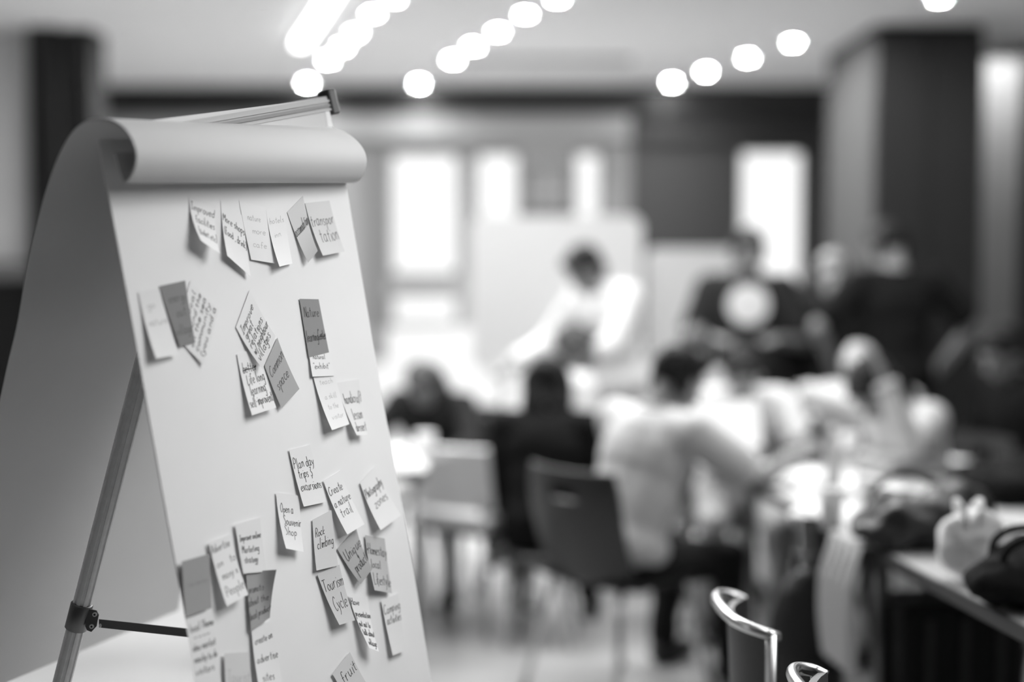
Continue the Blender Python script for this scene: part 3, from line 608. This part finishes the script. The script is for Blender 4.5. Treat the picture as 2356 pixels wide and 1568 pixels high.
    c.limb(sh[-1], sh[1], .062 * k + g * .6, .062 * k + g * .6); c.limb(up(-.10, 0, .475), up(.10, 0, .475), .055 * k, .055 * k)
    for s in (-1, 1):
        if sleeves == 'long': c.limb(sh[s], el[s], .070 * k, .060 * k); c.limb(el[s], el[s] * .08 + wr[s] * .92, .060 * k, .044 * k)
        else: c.limb(sh[s], sh[s] * .30 + el[s] * .70, .076 * k, .074 * k)
    so = bake(c, 'shirt', shirt, t, .012, amp=.009, freq=5)
    def band(c0, ax, r0, r1, w_, nm):
        ax = ax.normalized(); e = ax.cross(V((1, .3, .2))).normalized(); f = ax.cross(e); vs = []; n_ = 28
        for dr, dz in ((0, -w_), (.004, -w_ * .7), (.004, w_ * .7), (0, w_)):
            vs += [c0 + (e * math.cos(q) * (r0 + dr) + f * math.sin(q) * (r1 + dr)) + ax * dz for q in [2 * math.pi * j / n_ for j in range(n_)]]
        MB().add(vs, [(i * n_ + j, i * n_ + (j + 1) % n_, (i + 1) % 4 * n_ + (j + 1) % n_, (i + 1) % 4 * n_ + j) for i in range(4) for j in range(n_)]).build(nm, shirt, so, smooth=True)
    band(neck0 + R @ V((0, .0, .022)) * k, R @ V((0, -.25, 1)), .074 * k, .074 * k, .013, 'collar')
    for s in (-1, 1):
        if sleeves == 'long': band(el[s] * .06 + wr[s] * .94, wr[s] - el[s], .043 * k, .043 * k, .016, 'cuff')
        else: band(sh[s] * .26 + el[s] * .74, el[s] - sh[s], .074 * k, .074 * k, .012, 'sleeve_hem')
    c = MB(); c.ell(pel - V((0, 0, .02)), (.168 * k + .01, .125 * k + .01, .11 * k))
    for s in (-1, 1): c.limb(hip[s], kn[s], .092 * k, .068 * k); c.limb(kn[s], an[s] + V((0, 0, .02)), .066 * k, .054 * k)
    bake(c, 'trousers', trousers, t, .013, amp=.010, freq=9)
    for s in (-1, 1):
        c = MB(); c.limb(an[s] - V((0, .02, .036)), an[s] + V((s * .02, .15, -.048)), .045, .036); c.limb(an[s] - V((0, .03, .05)), an[s] + V((s * .02, .17, -.055)), .033, .028)
        c.v = [(p[0], p[1], max(.0, p[2])) for p in c.v]; bake(c, 'shoe', shoes, t, .010)
    # hair
    c = MB(); c.ell(hp(0, -.020, .040), (.084 * k, .098 * k, .092 * k), Rh); c.ell(hp(0, .045, .092), (.058 * k, .05 * k, .035 * k), Rh)
    for s in (-1, 1): c.ell(hp(s * .066, -.03, .0), (.022 * k, .05 * k, .06 * k), Rh)
    if style == 'long':
        for q in (-1, 0, 1): c.limb(hp(q * .05, -.07, .02), hp(q * .065, -.085, -.20), .05 * k, .042 * k)
    if style == 'bob':
        for q in (-1, -.4, .4, 1): c.limb(hp(q * .075, -.05 - .03 * (1 - abs(q)), .03), hp(q * .085, -.045 - .04 * (1 - abs(q)), -.10), .038 * k, .034 * k)
        c.ell(hp(0, -.03, .05), (.098 * k, .108 * k, .09 * k), Rh)
    if style == 'bun': c.ell(hp(0, -.07, .13), (.045 * k,) * 3)
    bake(c, 'hair', hair, t, .010, 2, amp=.008, freq=28)
    for s in (-1, 1):
        e_ = MB().ell(hp(s * .030, .0815, .010), (.0135 * k, .007 * k, .0085 * k), Rh, 10, 6).build('eye', mat('eye_dark', .03, .2), t, smooth=True)
    MB().ell(hp(0, .0905, -.062), (.024 * k, .004 * k, .0035 * k), Rh, 10, 6).build('mouth', mat('lip', .14, .5), t, smooth=True)
    if printed:
        pb = MB()
        def pf(a, b):
            x, z = (a - .5) * .20, (b - .5) * .20; rr = math.hypot(a - .5, b - .5)
            f = max(abs(a - .5), abs(b - .5)) / max(rr, 1e-6); x *= f; z *= f
            return up(x, .142 + -.9 * x * x - .5 * (z - .02) ** 2, .38 + z)
        pb.grid(pf, 8, 8).build('shirt_print', CWHITE, so, smooth=True, solid=.004)
    return t
def ground(px, Y): return V((X(px, Y), Y, 0))
TO = lambda ax, ay: yaw_to(ax, ay)
P = {}
# seated man in grey, chair with its back towards us
fd = V((math.cos(crz + math.pi / 2), math.sin(crz + math.pi / 2), 0))
person('man in a grey t-shirt seated with his back turned, leaning on the long table', CP + fd * .0, crz, 'sit', 1.04, low=.02, lean=20, side=3, head=(8, -8), armL=((-.25, .55, -.75), (.3, .9, .25)), armR=((.35, .7, -.55), (-.15, .95, .2)), shirt=CGREY, trousers=CDARK, hair=HAIR, skin=SKIN)
# woman in black behind him
w6 = ground(1250, 5.75)
person('person in black with thick dark hair seated behind the empty side of the chair', w6, TO(.15, 1), 'sit', .93, low=.07, lean=12, head=(12, 10), shirt=CBLACK, sleeves='long', trousers=CBLACK, hair=HAIR, style='bob')
w7 = ground(1265, 6.55)
person('person in white with short brown hair seated in front of the presenter', w7, TO(.8, .5), 'sit', .98, lean=8, head=(10, -30), shirt=CWHITE, trousers=LTROU, hair=HAIR2, skin=SKIND)
w8 = ground(1022, 6.75)
person('person in dark clothes hunched at the small white table', w8, TO(-.3, -1), 'sit', .88, lean=28, head=(20, 0), armL=((-.3, .6, -.6), (.3, .9, -.1)), armR=((.3, .6, -.6), (-.3, .9, -.1)), shirt=CDARK, sleeves='long', trousers=CLIGHT, hair=HAIR2, style='long')
# presenter
w1_ = ground(1430, 7.1)
person('presenter in a loose white shirt bending forward before the large board', w1_, TO(-.75, -.55), 'stand', 1.0, lean=15, head=(26, 0), armL=((-.2, .6, -.8), (.2, .8, -.5)), armR=((.25, .5, -.8), (-.1, .9, -.3)), shirt=CWHITE, sleeves='long', trousers=LTROU, hair=HAIR, skin=SKIND)
# printed t-shirt, pale faced man, man in black
person('man in a charcoal t-shirt with a round white print on the chest', ground(1716, 7.3), TO(-.1, -1), 'stand', 1.02, lean=2, head=(14, 10), armL=((-.35, .1, -1), (.5, .8, .1)), armR=((.35, .1, -1), (-.4, .9, .1)), shirt=CDARK, trousers=DENIM, hair=HAIR, skin=SKIND, printed=True)
person('person in dark clothes with a pale face standing by the pillar', ground(1912, 7.45), TO(-.15, -1), 'stand', .95, lean=4, head=(8, 0), shirt=CDARK, sleeves='long', trousers=DENIM, hair=mat('fair_hair', .22, .5, noise=.3, scale=80), skin=mat('skin_pale', .34, .55, noise=.05, scale=30))
person('man in a black t-shirt with hands on his hips, seen from behind', ground(2062, 7.0), TO(-.15, 1), 'stand', 1.04, lean=3, head=(16, 18), armL=((-.75, -.05, -.75), (.45, .35, -.75)), armR=((.75, -.05, -.75), (-.45, .35, -.75)), shirt=CBLACK, trousers=CBLACK, hair=HAIR, skin=SKIN)
# around the table
person('person with thick black hair resting head on raised arm at the table', ground(2150, 5.7), TO(-.75, -.35), 'sit', .97, lean=24, head=(30, 10), armL=((-.5, .75, -.2), (.3, .25, .95)), armR=((.9, .35, .15), (.1, .3, -.9)), shirt=CLIGHT, sleeves='long', trousers=DENIM, hair=HAIR, style='bob')
person('person in a pale shirt seated across the table with forearms raised', ground(2010, 6.35), TO(-.5, -.85), 'sit', .93, lean=14, head=(24, 0), armL=((-.3, .5, -.8), (.2, .5, .85)), armR=((.3, .5, -.8), (-.2, .5, .85)), shirt=CLIGHT, sleeves='long', trousers=LTROU, hair=mat('ash_hair', .3, .5, noise=.3, scale=80), skin=mat('skin_pale', .34))
person('person in black at the far right edge beside the table', ground(2372, 6.4), TO(-.8, -.4), 'sit', 1.0, lean=10, head=(20, 0), shirt=CBLACK, sleeves='long', trousers=CBLACK, hair=HAIR)
person('person in a white shirt facing us across the table end, holding a paper', ground(1695, 6.15), TO(-.05, -1), 'sit', .96, lean=18, head=(22, 0), armL=((-.3, .6, -.7), (.3, .8, .1)), armR=((.3, .6, -.7), (-.3, .8, .1)), shirt=CWHITE, sleeves='short', trousers=LTROU, hair=HAIR, skin=mat('skin_pale', .34))
person('person in pale clothes seated before the lower white board', ground(1585, 6.95), TO(.2, -1), 'sit', .95, lean=8, head=(10, -20), shirt=CLIGHT, sleeves='short', trousers=LTROU, hair=HAIR2, skin=SKIND)

# more chairs
def cc(px, Y, rz, lb): return dup(chair0, ground(px, Y), rz, lb)
st_ = thing('stool', 'low round black stool under the person in black with thick hair', 'stool', w6)
MB().lathe([(0, .33), (.16, .33), (.17, .34), (.17, .365), (.15, .375), (0, .375)], (0, 0, 0), 24).build('seat', BPLAS, st_, smooth=True)
for q in range(4):
    a_ = q * math.pi / 2 + .6; MB().tube([(.11 * math.cos(a_), .11 * math.sin(a_), .335), (.18 * math.cos(a_), .18 * math.sin(a_), 0)], .012, 10).build('leg', CHROME, st_, smooth=True)
dup(chair0, w7, TO(.8, .5), 'black shell chair under the person in white before the presenter')
dup(chair0, w8, TO(-.3, -1), 'black shell chair under the hunched person at the small table')
cc(2150, 5.7, TO(-.75, -.35), 'black shell chair under the person resting head on arm')
cc(2010, 6.35, TO(-.5, -.85), 'black shell chair under the person with forearms raised')
cc(2372, 6.4, TO(-.8, -.4), 'black shell chair under the person at the far right edge')
cc(1695, 6.15, TO(-.05, -1), 'black shell chair under the person in white across the table end')
cc(1585, 6.95, TO(.2, -1), 'black shell chair under the person before the lower board')
cc_ = dup(chair0, (1.78, 3.95, 0), TO(-1, .1), 'black shell chair at the near right side of the long table')
dup(chair0, (1.80, 4.65, 0), TO(-1, -.1), 'black shell chair at the right side of the long table, middle place')
# empty white topped stool chair on the left
lc = ground(1085, 6.05)
sc_ = thing('white_chair', 'white padded chair standing empty beside the small table', 'chair', lc, TO(.5, .8))
MB().obox((0, 0, .47), V((.21, 0, 0)), V((0, .20, 0)), V((0, 0, .03))).build('seat', WPLAS, sc_, bevel=.02)
MB().obox((0, 0, .425), V((.20, 0, 0)), V((0, .19, 0)), V((0, 0, .013))).build('seat_base', DPLAS, sc_)
MB().grid(lambda a, b: V(((a - .5) * .42, -.20 - .05 * b + .05 * (2 * a - 1) ** 2, .52 + .26 * b)), 10, 6).build('backrest', WPLAS, sc_, smooth=True, solid=.02)
for sx in (-1, 1): MB().tube([(sx * .17, -.17, .44), (sx * .17, -.19, .56)], .011, 8).build('back_post', CHROME, sc_, smooth=True)
for sx in (-1, 1):
    for sy in (-1, 1): MB().tube([(sx * .17, sy * .15, .415), (sx * .21, sy * .20, 0)], .012, 10).build('leg', CHROME, sc_, smooth=True)

# near armchairs with a bent chrome back rail, at the bottom of the picture
def rail_chair(label, loc, rz):
    t = thing('rail_chair', label, 'chair', loc, rz, 'black chairs with chrome back rail')
    pts = [(-.155, -.15, .775), (-.165, -.175, .785), (-.14, -.213, .795), (-.07, -.232, .797), (.07, -.232, .797), (.14, -.213, .795), (.165, -.175, .785), (.155, -.15, .775)]
    P2 = [cr([(p[0], p[1]) for p in pts], i / 36) for i in range(37)]; Z2 = [cr([(p[2], 0) for p in pts], i / 36)[0] for i in range(37)]
    MB().tube([(a, b, z) for (a, b), z in zip(P2, Z2)], .0125, 12).build('back_rail', CHROME, t, smooth=True)
    MB().grid(lambda a, b: V(((a - .5) * .32, -.205 + .06 * (2 * a - 1) ** 2 - .015 * b, .46 + .325 * b)), 10, 8).build('backrest', BPLAS, t, smooth=True, solid=.014)
    MB().grid(lambda a, b: V(((a - .5) * .44, -.19 + .42 * b, .455 - .02 * math.cos(math.pi * (b - .5)))), 8, 8).build('seat', BPLAS, t, smooth=True, solid=.03)
    for sx in (-1, 1):
        MB().tube([(sx * .20, .16, .43), (sx * .22, .23, 0)], .0125, 10).build('leg', CHROME, t, smooth=True)
        MB().tube([(sx * .165, -.165, .785), (sx * .18, -.17, .43), (sx * .22, -.26, 0)], .0125, 10).build('leg', CHROME, t, smooth=True)
    MB().tube([(-.22, .17, .42), (.22, .17, .42), (.21, -.18, .42), (-.21, -.18, .42), (-.22, .17, .42)], .010, 8).build('seat_frame', CHROME, t, smooth=True)
    return t
rc = rail_chair('black chair with a bent chrome back rail, nearest the table front', (.69, 3.06, 0), TO(1, .05))
dup(rc, (.745, 2.47, 0), TO(1, .05), 'black chair whose chrome rail just shows at the bottom of the picture')

# ------------------------------------------------------------------ things on and around the table
def sheet(label, px, py, w, d, rz, h=.7402, curl=.0, name='paper_sheet', cat='paper'):
    c = tp(px, py, h); o = MB().grid(lambda a, b: V(((a - .5) * w, (b - .5) * d, .001 + curl * (2 * abs(a - .5)) ** 3)), 8, 4).build(name, COPY, None, smooth=True, solid=.0006)
    o.location = (c.x, c.y, h); o.rotation_euler = (0, 0, rz); return tag(o, label, cat, 'loose papers on the tables')
sheet('large white paper lying at the far end of the long table', 1780, 1092, .42, .60, .3, curl=.01)
sheet('white paper near the table edge below the large one', 1905, 1172, .21, .30, -.4)
sheet('white paper beside the black bag on the table', 1975, 1125, .21, .30, .2, curl=.02)
sheet('white paper at the right end of the table beyond the bags', 2090, 1050, .30, .42, .5)
sheet('small white paper by the table edge under the man in grey', 1775, 1112, .16, .22, .9, curl=.02)
sheet('white paper spread on the small side table', 955, 1048, .28, .20, .2, .7402, .02)
def held_paper(label, p, rz, tilt, w=.30, d=.42):
    o = MB().grid(lambda a, b: V(((a - .5) * w, .02 * math.sin(a * 3.1), (b - .5) * d)), 8, 6).build('paper_sheet', COPY, None, smooth=True, solid=.0006)
    o.location = p; o.rotation_euler = (tilt, 0, rz); return tag(o, label, 'paper', 'loose papers on the tables')
pp = dep(1672, 972, 5.55); held_paper('white paper held upright by the person across the table end', pp, .1, -.5, .26, .20)
def bottle(label, px, py, h, r, capm, bodym):
    c = tp(px, py); t = thing('bottle', label, 'bottle', (c.x, c.y, .74), 0, 'bottles and cups on the long table')
    MB().lathe([(0, .001), (r, .001), (r, h * .62), (r * .85, h * .72), (r * .38, h * .84), (r * .36, h * .93), (0, h * .93)], (0, 0, 0), 20).build('body', bodym, t, smooth=True)
    MB().lathe([(r * 1.01, h * .28), (r * 1.015, h * .30), (r * 1.015, h * .5), (r * 1.01, h * .52)], (0, 0, 0), 20).build('label_band', LABELM, t, smooth=True)
    MB().lathe([(r * .42, h * .90), (r * .44, h * .905), (r * .44, h), (0, h)], (0, 0, 0), 16).build('cap', capm, t, smooth=True)
bottle('dark slim bottle with a pale round cap on the long table', 1870, 1068, .21, .028, WPLAS, DPLAS)
bottle('clear plastic bottle standing in the middle of the long table', 1918, 1120, .22, .032, WPLAS, CLEAR)
bottle('clear bottle beside the person resting head on arm', 2108, 1010, .22, .032, WPLAS, CLEAR)
def cup(label, px, py, h=.10, r=.038, m=WPLAS):
    c = tp(px, py); t = thing('cup', label, 'cup', (c.x, c.y, .74), 0, 'bottles and cups on the long table')
    MB().lathe([(0, .001), (r * .75, .001), (r, h), (r * .93, h), (r * .70, .006), (0, .006)], (0, 0, 0), 20).build('body', m, t, smooth=True)
    MB().lathe([(r, h - .004), (r + .003, h), (r, h + .003), (r * .94, h)], (0, 0, 0), 20).build('rim', m, t, smooth=True)
cup('white paper cup near the black bag', 1992, 1168); cup('white cup by the near table edge', 1912, 1215, .12, .04)
cup('pale cup in the middle of the table', 1955, 1060, .11, .04); cup('small glass cup beside the tall bottle', 2020, 1050, .10, .035, CLEAR)
cup('white cup on the small side table', 978, 1052, .10, .04)
cup('small pale cup by the chair of the man in grey', 1660, 1110, .07, .04, CLEAR)
# books / box
c = tp(2080, 1090); t = thing('folder_stack', 'stack of grey folders in the middle of the long table', 'folders', (c.x, c.y, .74), .3)
for i in range(3): MB().box((-.15 + .01 * i, -.11, .0005 + i * .022), (.15 - .01 * i, .11, .0205 + i * .022)).build('folder', [GREYP, CLIGHT, WALLP][i], t, bevel=.002)
# soft black bag, jackets and white bag: lumpy continuous forms
def lump(name, label, cat, loc, parts, m, voxel=.012, extra=None):
    t = thing(name, label, cat, loc); mb = MB()
    for c_, r_, rz in parts: mb.ell(c_, r_, M.Rotation(rz, 3, 'Z'))
    mb.v = [(p[0], p[1], max(.001, p[2])) for p in mb.v]
    o = bake(mb, 'body' if not extra else extra[0], m, t, voxel, 4, amp=.028, freq=9); return t
c = tp(2120, 1255); t = lump('shoulder_bag', 'soft black shoulder bag slumped on the long table', 'bag', (c.x, c.y, .742), [((0, 0, .07), (.19, .13, .09), .3), ((.10, .05, .10), (.12, .10, .08), 0), ((-.10, -.02, .05), (.12, .10, .06), 0)], LEATHER)
MB().tube([cr([(-.15, .06), (-.10, .16), (.0, .21), (.10, .17), (.16, .09)], i / 16) + (.0,) for i in range(17)], .011, 8).build('strap', LEATHER, t, smooth=True)
t.children[-1].rotation_euler = (1.1, 0, .2); t.children[-1].location = (0, .05, .0)
c = tp(2330, 1150); lump('folded_jacket', 'black jacket heaped on the table at the right edge', 'jacket', (c.x, c.y, .742), [((0, 0, .05), (.24, .16, .07), .2), ((.08, .04, .09), (.16, .12, .06), 0), ((-.15, 0, .03), (.12, .10, .04), 0)], CBLACK)
t = [o for o in COL.objects if o.name.startswith('folded_jacket')][-1]
MB().limb((-.22, -.05, .04), (-.05, -.13, .06), .045, .04).limb((-.05, -.13, .06), (.12, -.12, .05), .04, .034).build('sleeve', CBLACK, t, smooth=True)
c = tp(2225, 1338); t = lump('carrier_bag', 'white carrier bag bulging at the near end of the table', 'bag', (c.x, c.y, .742), [((0, 0, .085), (.085, .08, .085), 0), ((.03, .01, .12), (.08, .07, .06), 0), ((-.03, 0, .11), (.06, .06, .06), 0), ((0, 0, .03), (.05, .05, .035), 0)], mat('white_film', .9, .5), .008)
for sx in (-1, 1): MB().tube(arc([(sx * .012, -.03, .13), (sx * .02, -.035, .18), (sx * .03, 0, .205), (sx * .02, .035, .18), (sx * .012, .03, .13)]), .008, 8).build('handle', MATS['white_film'], t, smooth=True)
c2 = tp(2330, 1290); t = thing('tissue_box', 'white box standing beside the white carrier bag', 'box', (c2.x, c2.y, .74), .25)
MB().box((-.045, -.06, .001), (.045, .06, .095)).build('carton', WPLAS, t, bevel=.006); MB().box((-.02, -.035, .0955), (.02, .035, .098)).build('lid_slot', GREYP, t)
c = tp(2345, 1395); lump('tote_bag', 'dark grey tote bag at the near corner of the table', 'bag', (c.x, c.y, .742), [((0, 0, .06), (.15, .10, .075), .5), ((.08, .05, .09), (.12, .09, .07), 0)], CDARK)

t = [o for o in COL.objects if o.name.startswith('tote_bag')][-1]
for sy in (-1, 1): MB().tube(arc([(-.06, sy * .03, .09), (-.04, sy * .05, .15), (.03, sy * .06, .175), (.10, sy * .06, .15), (.12, sy * .04, .10)]), .009, 8).build('handle', CDARK, t, smooth=True)

# things under the table
c = atY(1845, 1330, 4.3); t = thing('backpack', 'tall black backpack standing under the long table', 'bag', (c.x + .02, 4.35, 0), .2)
m_ = MB(); m_.ell((0, 0, .30), (.13, .10, .31)); m_.ell((0, 0, .18), (.14, .11, .18)); m_.v = [(p[0], p[1], max(.001, p[2])) for p in m_.v]; bake(m_, 'main_pack', LEATHER, t, .012)
m_ = MB(); m_.ell((0, -.10, .2), (.09, .04, .13)); bake(m_, 'front_pocket', DPLAS, t, .010)
MB().tube([(-.03, .0, .60), (-.03, 0, .64), (.03, 0, .64), (.03, 0, .60)], .008, 8).build('grab_loop', DPLAS, t)
t = thing('filler_case', 'black upright case added to darken the space under the near end of the table', 'filler_case', (1.32, 4.25, 0), .12)  # dark filler added to deepen the shade under the table
MB().box((-.20, -.12, .04), (.20, .12, .54)).build('shell', mat('filler_case_shell', .012, .5, spec=.2), t, bevel=.03)
for i in (-1, 0, 1): MB().box((i * .11 - .012, -.127, .08), (i * .11 + .012, -.1205, .50)).build('ridge', BPLAS, t, bevel=.002)
MB().tube([(-.07, 0, .541), (-.07, 0, .57), (.07, 0, .57), (.07, 0, .541)], .010, 8).build('handle', DPLAS, t)
for sx in (-1, 1):
    for sy in (-1, 1): MB().tube([(sx * .15 - .012, sy * .08, .022), (sx * .15 + .012, sy * .08, .022)], .0215, 16).build('wheel', DPLAS, t)
# pale scarf draped over the near table edge
e0 = tp(1965, 1246); sx_ = -tq
def drape(a, b):
    wv = .03 * math.sin(a * 14 + b * 2); p = td * (a - .5) * .26 * (1 - .12 * b)
    if b < .25: return p + tq * (.11 - .52 * b) + V((0, 0, .749 + .003 * math.sin(a * 17)))
    k = (b - .25) / .75; return p - tq * (.022 + .01 * math.sin(k * 3) + abs(wv) * min(1, k * 3)) + V((0, 0, .747 - .36 * k))
sf = MB().grid(drape, 72, 48).build('scarf', CWHITE, None, smooth=True, solid=.004); sf.location = (e0.x, e0.y, 0)
tag(sf, 'pale pleated scarf draped over the near long edge of the table', 'scarf')
